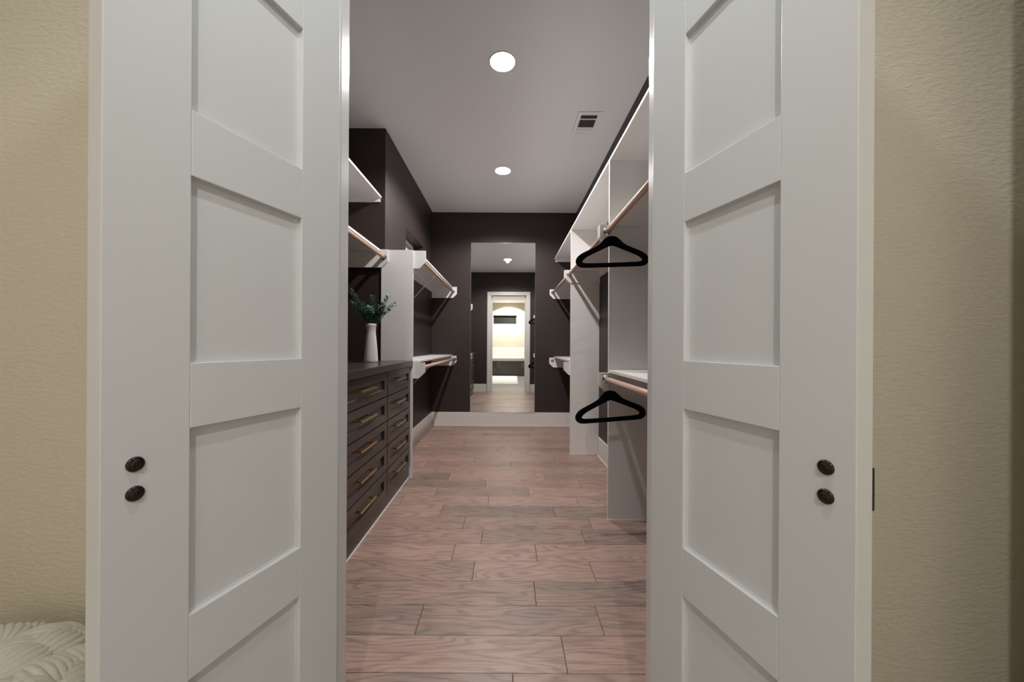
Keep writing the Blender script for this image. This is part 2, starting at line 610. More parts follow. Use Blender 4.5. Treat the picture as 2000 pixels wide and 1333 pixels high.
for y0, y1 in ((YD1, YD1 + 0.018), (YD0 - 0.018, YD0)):
    MB().box(OPL - 0.008 - CW, OPL - 0.008, y0, y1, 0, OPZ + 0.008 + CW).build('casing', M['trim'], fr, bevel=0.002)
    MB().box(OPR + 0.008, OPR + 0.008 + CW, y0, y1, 0, OPZ + 0.008 + CW).build('casing', M['trim'], fr, bevel=0.002)
    MB().box(OPL - 0.008, OPR + 0.008, y0, y1, OPZ + 0.008, OPZ + 0.008 + CW).build('casing', M['trim'], fr, bevel=0.002)

# ------------------------------------------------------------------ double doors (local x from hinge to free edge, y towards the outer face)
PANELS = [(0.242, 0.570), (0.683, 1.011), (1.125, 1.453), (1.568, 1.896), (2.011, 2.339)]
DW, DT, ST = 0.450, 0.035, 0.113


def make_door(name, label, hinge, ang, s, plate):
    """s = +1: outer face towards local +y"""
    d = thing(name, label, 'door', (hinge[0], hinge[1], 0), kind='structure')
    d['_o'] = (0, 0, 0)
    d.rotation_euler = (0, 0, ang)
    f0, f1 = sorted((0.0, s * DT))
    zb, zt = 0.012, 2.448
    MB().box(0, ST, f0, f1, zb, zt).build('stile', M['door'], d, bevel=0.0012)
    MB().box(DW - ST, DW, f0, f1, zb, zt).build('stile', M['door'], d, bevel=0.0012)
    edges = [zb] + [v for p in PANELS for v in p] + [zt]
    for i in range(0, len(edges), 2):
        MB().box(ST, DW - ST, f0, f1, edges[i], edges[i + 1]).build('rail', M['door'], d, bevel=0.0012)
    p0, p1 = sorted((s * 0.0115, s * (DT - 0.0115)))
    e = 0.003
    for z0, z1 in PANELS:
        b = MB().box(ST, DW - ST, p0, p1, z0, z1)
        # small quirk strip around the panel on the visible face
        q0, q1 = sorted((s * 0.0095, s * 0.0115))
        b.box(ST, ST + e, q0, q1, z0, z1); b.box(DW - ST - e, DW - ST, q0, q1, z0, z1)
        b.box(ST + e, DW - ST - e, q0, q1, z0, z0 + e); b.box(ST + e, DW - ST - e, q0, q1, z1 - e, z1)
        b.build('panel', M['door'], d)
    bx = DW - 0.0395
    for z in (0.971, 0.9255):
        r = 0.0118
        prof = [(0.0, -0.0062), (0.0022, -0.0062), (0.0026, -0.0050), (0.0034, -0.0066), (0.0058, -0.0068), (0.0066, -0.0040),
                (0.0092, -0.0036), (0.0112, -0.0024), (r, 0.0)]
        MB().lathe([(rr, h * s) for rr, h in prof], (bx, 0, z), n=28, axis='y').build('bolt_cap', M['bronze'], d, label='dark bronze round bolt cap')
    # hinges on the hinge edge
    for z in (0.25, 0.95, 1.6, 2.25):
        MB().tube((-0.004, s * (DT + 0.005), z - 0.045), (-0.004, s * (DT + 0.005), z + 0.045), 0.006, 12).build('hinge', M['bronze'], d)
    if plate:
        q0, q1 = sorted((s * DT, s * (DT + 0.006)))
        MB().box(DW - 0.075, DW - 0.0005, q0, q1, 0.915, 0.979).build('handle_plate', M['black'], d, bevel=0.001, label='flat black handle plate seen edge-on')
    return d


AL, AR = R(18.8), R(16.2)
# direction hinge -> free edge: left (-sin, -cos), right (sin, -cos)
make_door('door_1', 'left white five-panel door leaf swung out toward the camera', (-0.444, 0.946), math.atan2(-math.cos(AL), -math.sin(AL)), -1, False)
make_door('door_2', 'right white five-panel door leaf swung out, black plate on its edge', (0.386, 0.956), math.atan2(-math.cos(AR), math.sin(AR)), 1, True)

# ------------------------------------------------------------------ partitions
GP = 'white floor-standing closet partitions'


def partition(x0, x1, y0, y1, z1, label):
    t = thing('closet_partition', label, 'partition', ((x0 + x1) / 2, (y0 + y1) / 2, 0), GP)
    MB().box(x0, x1, y0, y1, 0, z1).build('board', M['shelf'], t, bevel=0.001)
    b = MB().box(x0 - 0.005, x1 + 0.005, y0 - 0.005, y0, 0, 0.006)
    b.build('caulk_line', M['caulk'], t)
    return t


T = 0.019
P1Y, P2Y, PLY = 3.81, 2.378, 3.131
partition(0.675, XR, P1Y, P1Y + T, 2.384, 'tall white partition at the far right, beside the mirror')
partition(0.675, XR, P2Y, P2Y + T, 2.384, 'tall white partition at the near right, behind the black hangers')
partition(-1.100, -0.822, PLY, PLY + T, 1.983, 'white partition on the left at the end of the dresser')

# ------------------------------------------------------------------ shelves, cleats, rods


def shelf(name, label, x0, x1, y0, y1, z, cleats, braces=(), group=None):
    """board z..z+18mm; cleats = list of (kind, args)"""
    t = thing(name, label, 'shelf', ((x0 + x1) / 2, (y0 + y1) / 2, z), group)
    MB().box(x0, x1, y0, y1, z, z + 0.018).build('board', M['shelf'], t, bevel=0.001)
    for c in cleats:
        if c[0] == 'side':      # along the wall: x0,x1,y0,y1,height
            _, a, b, cc, d, h = c
            MB().box(a, b, cc, d, z - h, z).build('cleat', M['shelf'], t, bevel=0.001)
        else:                   # rod cleat in an xz plane: wall x, tip x, y0, y1, height
            _, xw, xt, cc, d, h, up = c
            s = 1 if xt > xw else -1
            ch = 0.055
            pts = [(xw, z - h), (xt - s * ch, z - h), (xt, z - h + ch), (xt, z + up), (xw, z + up)]
            if s < 0: pts = pts[::-1]
            if up > 0:   # notch for the board
                bx = x1 if s > 0 else x0
                pts = [(xw, z - h), (xt - s * ch, z - h), (xt, z - h + ch), (xt, z + up), (bx + s * 0.001, z + up), (bx + s * 0.001, z - 0.0005), (xw, z - 0.0005)]
                if s < 0: pts = pts[::-1]
            MB().prism(pts, 'y', cc, d).build('rod_cleat', M['shelf'], t, bevel=0.001)
    for (xa, za, xb, zb, y) in braces:
        MB().tube((xa, y, za), (xb, y, zb), 0.0045, 8).build('brace', M['shelf'], t)
    return t


def rod(label, x, y0, y1, z, group='pale wooden hanging rods'):
    t = thing('closet_rod', label, 'rod', (x, (y0 + y1) / 2, z), group)
    MB().tube((x, y0 + 0.004, z), (x, y1 - 0.004, z), 0.0165, 24).build('pole', M['rod'], t)
    for ya, s in ((y0, 1), (y1, -1)):
        b = MB().lathe([(0.026, s * 0.0004), (0.026, s * 0.004), (0.0205, s * 0.005), (0.0205, s * 0.017), (0.0168, s * 0.017), (0.0168, s * 0.004)], (x, ya, z), n=28, axis='y')
        b.build('socket', M['chrome'], t, label='round metal rod socket')
    return t


CT = 0.018
ZS = 1.965      # underside of the hanging shelves
CH = 0.139
RZ, RZL = 1.916, 0.955
ZL = 0.998      # lower shelves
ZSR, CHR, RZR, ZLR, RZLR = 1.938, 0.118, 1.910, 0.980, 0.938   # right wall
# right wall
shelf('closet_shelf', 'long white top shelf running the whole right wall', 0.675, XR, 1.09, YB, 2.385,
      [('side', XR - 0.018, XR, 1.09, YB - 0.018, 0.025), ('side', 0.69, XR, YB - 0.018, YB, 0.035)])
CX = 0.607
YN = 1.09
shelf('closet_shelf', 'white upper shelf in the near right bay, above the higher black hanger', 0.675, XR, YN, P2Y, ZSR,
      [('rod', XR, CX, P2Y - CT, P2Y, CHR, 0.018), ('rod', XR, CX, YN, YN + CT, CHR, 0.018), ('side', XR - 0.018, XR, YN + CT, P2Y - CT, 0.06)])
shelf('closet_shelf', 'white upper shelf between the two right partitions', 0.675, XR, P2Y + T, P1Y, ZSR,
      [('rod', XR, CX, P1Y - CT, P1Y, CHR, 0.018), ('rod', XR, CX, P2Y + T, P2Y + T + CT, CHR, 0.018), ('side', XR - 0.018, XR, P2Y + T + CT, P1Y - CT, 0.06)])
shelf('closet_shelf', 'white upper shelf in the far right corner bay', 0.675, XR, P1Y + T, YB, ZSR,
      [('rod', XR, CX, YB - CT, YB, CHR, 0.018), ('rod', XR, CX, P1Y + T, P1Y + T + CT, CHR, 0.018), ('side', XR - 0.018, XR, P1Y + T + CT, YB - CT, 0.06)])
shelf('closet_shelf', 'white lower shelf in the near right bay, above the lower black hanger', 0.675, XR, YN, P2Y, ZLR,
      [('rod', XR, CX, P2Y - CT, P2Y, CH, 0.0), ('rod', XR, CX, YN, YN + CT, CH, 0.0), ('side', XR - 0.018, XR, YN + CT, P2Y - CT, 0.06)])
lowcorner = shelf('closet_shelf', 'white lower shelf in the far right corner bay, without a rod', 0.675, XR, P1Y + T, YB, ZLR,
      [('rod', XR, CX, YB - CT, YB, CH, 0.0), ('rod', XR, CX, P1Y + T, P1Y + T + CT, CH, 0.0), ('side', XR - 0.018, XR, P1Y + T + CT, YB - CT, 0.06)])
RX = 0.655
MB().lathe([(0.022, 0), (0.022, -0.004), (0.014, -0.006), (0.010, -0.014), (0.0, -0.015)], (RX - 0.005, YB - CT, RZLR), n=24, axis='y').build(
    'socket', M['chrome'], lowcorner, label='bare round metal rod socket')
rod('wooden rod in the near right bay carrying the higher black hanger', RX, YN + CT, P2Y - CT, RZR)
rod('wooden rod in the near right bay carrying the lower black hanger', RX, YN + CT, P2Y - CT, RZLR)
rod('wooden rod between the two right partitions', RX, P2Y + T + CT, P1Y - CT, RZR)
rod('wooden rod in the far right corner bay', RX, P1Y + T + CT, YB - CT, RZR)
# left recess
shelf('closet_shelf', 'white top shelf in the recess above the dresser', XREC, -1.106, YD1 + 0.02, YRET, 2.438,
      [('side', XREC, -1.115, YRET - CT, YRET, 0.034), ('side', XREC, XREC + 0.018, YD1 + 0.02, YRET - CT, 0.034)])
shelf('closet_shelf', 'white shelf directly above the vase in the recess', XREC, -1.103, YD1 + 0.02, PLY - CT, ZS,
      [('rod', XREC, -1.038, PLY - CT, PLY, CH, 0.018), ('side', XREC, XREC + 0.018, YD1 + 0.02, PLY - CT, 0.06)])
rod('wooden rod in the recess above the vase', -1.072, YD1 + 0.03, PLY - CT, RZ)
# far-left bay
XF, XC, XRD = -0.780, -0.718, -0.772
YL0 = PLY + T
shelf('closet_shelf', 'white upper shelf on the far left below the high window', XL, XF, YL0, YB, ZS,
      [('rod', XL, XC, YB - CT, YB, CH, 0.018), ('rod', XL, XC, YL0, YL0 + CT, CH, 0.018), ('side', XL, XL + 0.018, YL0 + CT, YB - CT, 0.06)],
      braces=[(XF - 0.012, ZS, XL + 0.002, ZS - 0.30, 4.05)])
rod('wooden rod under the high window on the far left', XRD, YL0 + CT, YB - CT, RZ)
shelf('closet_shelf', 'white lower shelf on the far left beside the mirror', XL, XF, YL0, YB, ZL,
      [('rod', XL, XC, YB - CT, YB, CH, 0.0), ('rod', XL, XC, YL0, YL0 + CT, CH, 0.0), ('side', XL, XL + 0.018, YL0 + CT, YB - CT, 0.06)],
      braces=[(XF - 0.012, ZL, XL + 0.002, ZL - 0.30, 4.05)])
rod('wooden rod below the lower shelf on the far left', -0.745, YL0 + CT, YB - CT, RZL)

# ------------------------------------------------------------------ high window in the left wall
w1 = thing('window_1', 'high recessed window with a pale frosted pane in the left wall', 'window', (XL - 0.1, (WY0 + WY1) / 2, WZ0), kind='structure')
fx0, fx1, fw = XL - 0.158, XL - 0.128, 0.022
b = MB()
b.box(fx0, fx1, WY0, WY1, WZ0, WZ0 + fw).box(fx0, fx1, WY0, WY1, WZ1 - fw, WZ1)
b.box(fx0, fx1, WY0, WY0 + fw, WZ0 + fw, WZ1 - fw).box(fx0, fx1, WY1 - fw, WY1, WZ0 + fw, WZ1 - fw)
b.build('window_frame', M['vinyl'], w1, bevel=0.002)
MB().box(XL - 0.150, XL - 0.140, WY0 + fw, WY1 - fw, WZ0 + fw, WZ1 - fw).build('pane', M['frosted'], w1)

# ------------------------------------------------------------------ mirror leaning on the baseboard
mw, mh = 0.916, 2.422
mr = thing('wall_mirror', 'tall frameless mirror leaning on the baseboard of the end wall', 'mirror', (-0.060, YB - 0.0195, BH))
mr['_o'] = (0, 0, 0)
mr.rotation_euler = (-0.0046, 0, -0.0085)
MB().box(-mw / 2, mw / 2, 0.0, 0.0015, 0, mh).build('glass', M['mirror'], mr)
MB().box(-mw / 2 - 0.0015, mw / 2 + 0.0015, 0.0016, 0.0055, 0.0, mh + 0.002).build('edge', M['glass_edge'], mr)

# ------------------------------------------------------------------ dresser
DX0, DXF = XREC + 0.002, -0.852     # back, carcass front
DY0, DY1 = 1.78, PLY - 0.002
YC = 2.521
dr = thing('dresser', 'dark umber ten-drawer dresser with brass bar pulls under the vase', 'dresser', ((DX0 + DXF) / 2, (DY0 + DY1) / 2, 0))
b = MB()
b.box(DX0, DXF - 0.002, DY0, DY1, 0.0, 0.968)
b.build('carcass', M['gap'], dr)
b = MB()
b.box(DXF - 0.002, DXF + 0.004, DY0, DY1, 0.0, 0.100)
b.build('plinth', M['dresser'], dr, bevel=0.001)
MB().box(DX0, -0.818, DY0 - 0.012, DY1, 0.970, 1.017).build('countertop', M['dresser'], dr, bevel=0.0025)
MB().box(DX0, DX0 + 0.012, DY0 - 0.012, DY1, 1.017, 1.029).build('back_rim', M['dresser'], dr, bevel=0.001)
MB().box(DXF + 0.004, DXF + 0.010, DY0, DY1, 0, 0.006).build('caulk_line', M['caulk'], dr)
ROWS = [0.967, 0.7944, 0.6218, 0.4492, 0.2766, 0.104]
g = 0.0032
for c0, c1, hy in ((DY0, YC, 2.150), (YC, DY1 - 0.008, 2.815)):
    for r_ in range(5):
        z1, z0 = ROWS[r_] - g, ROWS[r_ + 1] + g
        y0, y1 = c0 + 0.0055, c1 - 0.0055
        xf = -0.836
        sw = 0.056
        d = MB()
        d.box(DXF, xf, y0, y1, z1 - sw * 0.86, z1).box(DXF, xf, y0, y1, z0, z0 + sw * 0.86)
        d.box(DXF, xf, y0, y0 + sw, z0 + sw * 0.86, z1 - sw * 0.86).box(DXF, xf, y1 - sw, y1, z0 + sw * 0.86, z1 - sw * 0.86)
        dro = d.build('drawer', M['dresser'], dr, origin=(DXF, (y0 + y1) / 2, z0), bevel=0.0012)
        MB().box(DXF, xf - 0.0125, y0 + sw, y1 - sw, z0 + sw * 0.86, z1 - sw * 0.86).build('drawer_panel', M['dresser'], dro)
        ch, xi = 0.0055, xf - 0.0125
        ya, yb, za, zb = y0 + sw, y1 - sw, z0 + sw * 0.86, z1 - sw * 0.86
        rim = MB()
        for pts_ in ([(xi, za), (xf - 0.001, za), (xf - 0.006, za + ch), (xi, za + ch)], [(xi, zb - ch), (xf - 0.006, zb - ch), (xf - 0.001, zb), (xi, zb)]):
            # prism along y with (x, z) polygon
            rim.prism(pts_, 'y', ya, yb)
        rim.build('rim', M['dresser'], dro)
        zc = (z0 + z1) / 2 + 0.008
        h = MB()
        h.box(-0.829, -0.817, hy - 0.119, hy + 0.119, zc - 0.0065, zc + 0.0065)
        for yy in (hy - 0.100, hy + 0.100):
            h.box(xf - 0.0125, -0.826, yy - 0.0055, yy + 0.0055, zc - 0.0055, zc + 0.0055)
        h.build('handle', M['brass'], dro, bevel=0.0015, label='brass bar pull')

# ------------------------------------------------------------------ vase and eucalyptus
VX, VY, VZ = -1.067, 2.82, 1.017
prof = [(0.0, 0.0), (0.051, 0.0), (0.0535, 0.004), (0.0525, 0.02), (0.0485, 0.08), (0.0435, 0.14), (0.0385, 0.19), (0.0345, 0.225),
        (0.0335, 0.242), (0.0350, 0.262), (0.0390, 0.285), (0.0435, 0.302), (0.0415, 0.3025), (0.0365, 0.284), (0.0320, 0.262),
        (0.0305, 0.242), (0.031, 0.20), (0.030, 0.05), (0.0, 0.045)]
vs = MB().lathe(prof, (VX, VY, VZ), n=48).build('vase', M['vase'], origin=(VX, VY, VZ))
tag(vs, 'white waisted ceramic vase standing on the dresser', 'vase')

SPRIGS = [
    ((-0.150, -0.02, 0.255), (-0.05, 0.0, 0.10), 'eucalyptus sprig in the vase leaning left, reaching highest'),
    ((-0.170, 0.03, 0.172), (-0.06, 0.02, 0.07), 'eucalyptus sprig in the vase leaning lowest to the left'),
    ((0.004, 0.02, 0.222), (0.006, 0.02, 0.10), 'short-leaved eucalyptus sprig standing upright in the middle of the vase'),
    ((0.134, -0.01, 0.222), (0.06, 0.0, 0.09), 'eucalyptus sprig in the vase leaning right, reaching highest on that side'),
    ((0.172, 0.03, 0.165), (0.07, 0.02, 0.075), 'eucalyptus sprig in the vase leaning lowest to the right'),
    ((-0.085, 0.03, 0.165), (-0.030, 0.02, 0.08), 'eucalyptus sprig in the vase between the left and middle ones'),
    ((0.085, 0.04, 0.150), (0.035, 0.03, 0.07), 'eucalyptus sprig in the vase between the right and middle ones'),
    ((0.010, -0.05, 0.130), (0.004, -0.02, 0.07), 'short eucalyptus sprig at the front of the vase mouth'),
    ((-0.055, -0.04, 0.120), (-0.025, -0.02, 0.06), 'short eucalyptus sprig at the front left of the vase mouth'),
]
rl = random.Random(5)
ZR = VZ + 0.300


def leaf(bm, p, d, up, r):
    """cupped round leaf that starts at p and points along d"""
    d = d.normalized()
    s = d.cross(up).normalized()
    n = s.cross(d).normalized()
    c = p + d * r
    cv = bm.verts.new(c - n * r * 0.18)
    ring = []
    for i in range(9):
        a = 2 * PI * i / 9
        ring.append(bm.verts.new(c + d * math.cos(a) * r * 1.08 + s * math.sin(a) * r * 0.92))
    for i in range(9):
        f = bm.faces.new((cv, ring[i], ring[(i + 1) % 9])); f.smooth = True


for tip, mid, lab in SPRIGS:
    P0 = Vector((VX + mid[0] * 0.22, VY + mid[1] * 0.22, VZ + 0.07))
    P1 = Vector((VX + mid[0] * 0.30, VY + mid[1] * 0.3, ZR - 0.01))
    P2 = Vector((VX + mid[0], VY + mid[1], ZR + mid[2]))
    P3 = Vector((VX + tip[0], VY + tip[1], ZR + tip[2]))

    def bez(t):
        # from inside the vase up through the mouth, then out to the tip
        if t < 0.3:
            return P0.lerp(P1, t / 0.3)
        u = (t - 0.3) / 0.7
        a, b2, c2 = P1, P2 + (P2 - (P1 + P3) / 2) * 0.5, P3
        return a * (1 - u) ** 2 + b2 * 2 * u * (1 - u) + c2 * u * u
    pts = [bez(i / 18) for i in range(19)]
    st = MB().path(pts, [0.0022 - 0.0014 * i / 18 for i in range(19)], 6).build('eucalyptus_sprig', M['stem'], origin=tuple(P0))
    tag(st, lab, 'sprig', 'eucalyptus sprigs in the vase')
    lb = MB()
    L_ = sum((pts[i + 1] - pts[i]).length for i in range(5, 18))
    npair = int(L_ / 0.0072)
    for i in range(npair + 1):
        t = 0.39 + 0.61 * i / npair
        p = bez(t)
        d = (bez(min(1, t + 0.02)) - bez(t - 0.02)).normalized()
        base = d.orthogonal().normalized()
        a0 = rl.uniform(0, 2 * PI)
        for s_ in range(3 if t < 0.97 else 4):
            q = Matrix.Rotation(a0 + s_ * 2 * PI / 3 + rl.uniform(-0.3, 0.3), 3, d)
            out = (q @ base) * 1.0 + d * rl.uniform(0.15, 0.75)
            rr = rl.uniform(0.0090, 0.0145) * (1.0 if t < 0.85 else 0.8)
            leaf(lb.bm, p + (q @ base) * rl.uniform(0.002, 0.010), out, d + (q @ base) * rl.uniform(-0.6, 0.2), rr)
    lb.build('foliage', M['leaf'], st, kind='stuff')

# ------------------------------------------------------------------ velvet hangers


def hanger_body():
    # centreline of the right half: x, z, half width
    half0 = [(0.0, -0.027, 0.0265), (0.020, -0.0305, 0.0265), (0.043, -0.0445, 0.0205), (0.066, -0.060, 0.0150), (0.110, -0.0775, 0.0138),
            (0.155, -0.0945, 0.0142), (0.188, -0.110, 0.0165), (0.205, -0.1285, 0.0190), (0.2045, -0.1430, 0.0190), (0.190, -0.1545, 0.0150),
            (0.165, -0.1575, 0.0122), (0.08, -0.1580, 0.0118), (0.0, -0.1580, 0.0118)]
    half = [(x * 1.03, z * 1.17, w * 1.22) for x, z, w in half0]
    pts = half + [(-x, z, w) for x, z, w in half[-2:0:-1]]
    n = len(pts)
    b = bmesh.new()
    ring = []
    prof = [(-1, -0.6), (-1, 0.6), (-0.85, 1), (0.85, 1), (1, 0.6), (1, -0.6), (0.85, -1), (-0.85, -1)]
    for i in range(n):
        p = Vector((pts[i][0], 0, pts[i][1]))
        a = Vector((pts[i - 1][0], 0, pts[i - 1][1])); c = Vector((pts[(i + 1) % n][0], 0, pts[(i + 1) % n][1]))
        t = ((p - a).normalized() + (c - p).normalized()).normalized()
        nn = Vector((-t.z, 0, t.x))
        w = pts[i][2]
        ring.append([b.verts.new(p + nn * w * u + Vector((0, 0.0045 * v, 0))) for u, v in prof])
    for i in range(n):
        A, B = ring[i], ring[(i + 1) % n]
        for j in range(8):
            f = b.faces.new((A[j], A[(j + 1) % 8], B[(j + 1) % 8], B[j])); f.smooth = True
    return b


def make_hanger(label, loc, rz, ry, nk=0.037):
    t = thing('clothes_hanger', label, 'hanger', loc, 'black velvet clothes hangers')
    t['_o'] = (0, 0, 0)
    m_ = MB(); m_.bm.free(); m_.bm = hanger_body()
    body = m_.build('body', M['velvet'], t)
    sub = body.modifiers.new('smooth', 'SUBSURF'); sub.levels = 2; sub.render_levels = 2
    hk = MB()
    pts = [(0, 0, -0.02), (0, 0, nk - 0.010), (0.004, 0, nk)]
    rc = 0.0195
    zc = nk + 0.0195
    for i in range(15):
        a = -PI / 2 + 0.35 + (PI * 1.42) * i / 14
        pts.append((rc * math.cos(a), 0, zc + rc * math.sin(a)))
    hk.path(pts, 0.0019, 8).build('hook', M['chrome'], t, label='thin chrome hook')
    t.rotation_euler = (0, ry, rz)
    return t


# the hook rests on top of the rod
HZ = 0.0165 + 0.0019 - 0.039 + 0.0005
make_hanger('black velvet hanger on the higher rod at the right', (RX, 2.262, RZR + HZ - 0.037), R(0.0), R(-2.2))
make_hanger('black velvet hanger on the lower rod at the right', (RX - 0.006, 2.262, RZLR + HZ - 0.040), R(6.0), R(-3.4), 0.040)

# ------------------------------------------------------------------ recessed ceiling lights
GL = 'round recessed ceiling lights'


def ceiling_light(label, x, y):
    t = thing('recessed_light', label, 'ceiling light', (x, y, CEIL), GL)
    MB().lathe([(0.082, 0.0), (0.082, -0.0045), (0.085, -0.0055), (0.0895, -0.003), (0.090, 0.0)], (x, y, CEIL), n=40).build('trim_ring', M['lens_white'], t)
    MB().lathe([(0.0, -0.0075), (0.060, -0.0072), (0.0815, -0.005), (0.0815, -0.001), (0, -0.001)], (x, y, CEIL), n=40).build('diffuser', M['lamp'], t, label='glowing white diffuser')


ceiling_light('lit ceiling light nearer the doorway in the closet', *CLOSET_LIGHTS[0])
ceiling_light('lit ceiling light nearer the mirror in the closet', *CLOSET_LIGHTS[1])
LB = ['lit ceiling light in the bathroom just outside the double doors', 'lit ceiling light in the middle of the bathroom',
      'lit ceiling light over the bathtub']
for (x, y, w, c), lab in zip(BATH_LIGHTS, LB):
    ceiling_light(lab, x, y)

# ------------------------------------------------------------------ ceiling vent
vx0, vx1, vy0, vy1 = 0.567, 0.768, 2.905, 3.190
vt = thing('ceiling_vent', 'small white louvred air vent in the closet ceiling', 'vent', ((vx0 + vx1) / 2, (vy0 + vy1) / 2, CEIL))
ix0, ix1 = vx0 + 0.032, vx1 - 0.032
R1 = (vy0 + 0.040, vy0 + 0.088)
R2 = (vy0 + 0.100, vy0 + 0.205)
R3 = (vy0 + 0.216, vy0 + 0.250)
MB().box(vx0 + 0.02, vx1 - 0.02, vy0 + 0.02, vy1 - 0.02, CEIL - 0.0015, CEIL).build('backing', M['gap'], vt)
b = MB()
zt0, zt1 = CEIL - 0.007, CEIL - 0.0
b.box(vx0, ix0, vy0, vy1, zt0, zt1).box(ix1, vx1, vy0, vy1, zt0, zt1)
for a, c in ((vy0, R1[0]), (R1[1], R2[0]), (R2[1], R3[0]), (R3[1], vy1)):
    b.box(ix0, ix1, a, c, zt0, zt1)
b.build('frame', M['vent'], vt, bevel=0.0015)
for i in range(10):
    x = ix0 + (ix1 - ix0) * (i + 0.5) / 10
    MB().prism([(x - 0.0010, zt1), (x + 0.0008, zt1), (x + 0.0012, zt0 + 0.001), (x - 0.0004, zt0 + 0.001)], 'y', R2[0], R2[1]).build('slat', M['slat'], vt)
for i in range(4):
    y = R1[0] + (R1[1] - R1[0]) * (i + 0.5) / 4
    MB().prism([(y - 0.001, zt1), (y + 0.0005, zt1), (y - 0.0015, zt0 + 0.001), (y - 0.003, zt0 + 0.001)], 'x', ix0, ix1).build('slat', M['slat'], vt)
for i in range(4):
    y = R3[0] + (R3[1] - R3[0]) * (i + 0.5) / 4
    MB().prism([(y - 0.001, zt1), (y + 0.001, zt1), (y + 0.006, zt0 + 0.001), (y + 0.004, zt0 + 0.001)], 'x', ix0, ix1).build('slat', M['vent'], vt)

# ------------------------------------------------------------------ chunky knit pouf in the lower left corner
PX, PY, PR, PH = -1.130, 0.640, 0.285, 0.488
pf = thing('knitted_pouf', 'cream chunky yarn pouf by the beige wall in the lower left corner', 'pouf', (PX, PY, 0))


def pouf_pt(u, v, off=0.0):
    """u = angle, v in 0..1 from the foot to the crown"""
    a = -PI / 2 + PI * v
    e = 0.42
    cr = math.copysign(abs(math.cos(a)) ** e, math.cos(a))
    sr = math.copysign(abs(math.sin(a)) ** e, math.sin(a))
    r = (PR + off) * cr
    return Vector((PX + r * math.cos(u), PY + r * math.sin(u), PH / 2 + (PH / 2 + off) * sr))


b = MB()
nu, nv = 40, 20
grid = [[b.bm.verts.new(pouf_pt(2 * PI * i / nu, min(0.998, max(0.002, j / nv)), -0.022)) for i in range(nu)] for j in range(nv + 1)]
for j in range(nv):
    for i in range(nu):
        f = b.bm.faces.new((grid[j][i], grid[j][(i + 1) % nu], grid[j + 1][(i + 1) % nu], grid[j + 1][i])); f.smooth = True
b.bm.faces.new(grid[0][::-1]); b.bm.faces.new(grid[-1])
b.build('core', M['yarn'], pf)


def bundle(b, P, across, normal, width, thick, strands):
    """a flat bundle of parallel yarn strands along the path P"""
    n = len(P)
    for s_ in range(strands):
        k = (s_ + 0.5) / strands * 2 - 1
        pts, rad = [], []
        for i in range(n):
            t = i / (n - 1)
            w = width * (math.sin(PI * min(0.97, max(0.03, t))) ** 0.55)
            h = thick * math.sqrt(max(0, 1 - k * k)) * math.sin(PI * min(0.97, max(0.03, t))) ** 0.5
            pts.append(P[i] + across[i] * (k * w / 2) + normal[i] * h)
            rad.append(max(0.002, width / strands * 0.66 * math.sin(PI * min(0.96, max(0.04, t))) ** 0.4))
        b.path(pts, rad, 6)


b = MB()
for ring_, (v0, v1, cnt) in enumerate(((0.06, 0.30, 11), (0.26, 0.50, 11), (0.46, 0.68, 11), (0.62, 0.80, 10), (0.74, 0.90, 8), (0.85, 0.975, 6), (0.955, 0.9996, 6))):
    for i in range(cnt):
        for side in (-1, 1):
            uc = 2 * PI * (i + 0.5 * (ring_ % 2)) / cnt
            du = 2 * PI / cnt * 0.5
            P, A, Nn = [], [], []
            for k in range(9):
                t = k / 8
                u = uc + side * du * (0.95 - 0.85 * t ** 1.4)
                v = v0 + (v1 - v0) * (t if ring_ < 6 else t)
                P.append(pouf_pt(u, v, -0.012))
            for k in range(9):
                u = uc + side * du * 0.5
                c = Vector((PX, PY, PH * 0.5))
                d = (P[min(8, k + 1)] - P[max(0, k - 1)]).normalized()
                nrm = (P[k] - c)
                nrm.z *= 1.4
                nrm = (nrm - d * nrm.dot(d)).normalized()
                Nn.append(nrm); A.append(d.cross(nrm).normalized())
            rr = math.hypot(P[4].x - PX, P[4].y - PY)
            bundle(b, P, A, Nn, max(0.03, rr * du * 1.25), 0.022, 7)
b.build('yarn', M['yarn'], pf, kind='stuff')

# ------------------------------------------------------------------ bathroom behind the camera (seen in the mirror)
TY0, TY1 = YBATH + 0.003, -4.12
tb = thing('bathtub_surround', 'built-in bathtub with grey deck and dark panelled front, seen in the mirror', 'bathtub', (0, (TY0 + TY1) / 2, 0))
TX0, TX1 = -1.9, 1.9
DZ = 0.60
b = MB()
bx0, bx1, by0, by1 = -1.0, 1.0, -4.98, -4.28
b.box(TX0, TX1, by1, TY1 + 0.02, DZ, DZ + 0.10).box(TX0, TX1, TY0, by0, DZ, DZ + 0.10)
b.box(TX0, bx0, by0, by1, DZ, DZ + 0.10).box(bx1, TX1, by0, by1, DZ, DZ + 0.10)
b.build('deck', M['deck'], tb, bevel=0.003)
b = MB()
b.box(bx0 - 0.03, bx1 + 0.03, by1 - 0.02, by1 + 0.03, DZ + 0.10, DZ + 0.12).box(bx0 - 0.03, bx1 + 0.03, by0 - 0.03, by0 + 0.02, DZ + 0.10, DZ + 0.12)
b.box(bx0 - 0.03, bx0 + 0.02, by0 + 0.02, by1 - 0.02, DZ + 0.10, DZ + 0.12).box(bx1 - 0.02, bx1 + 0.03, by0 + 0.02, by1 - 0.02, DZ + 0.10, DZ + 0.12)
b.box(bx0, bx1, by0, by1, 0.20, 0.24)
b.box(bx0, bx0 + 0.02, by0, by1, 0.24, DZ + 0.10).box(bx1 - 0.02, bx1, by0, by1, 0.24, DZ + 0.10)
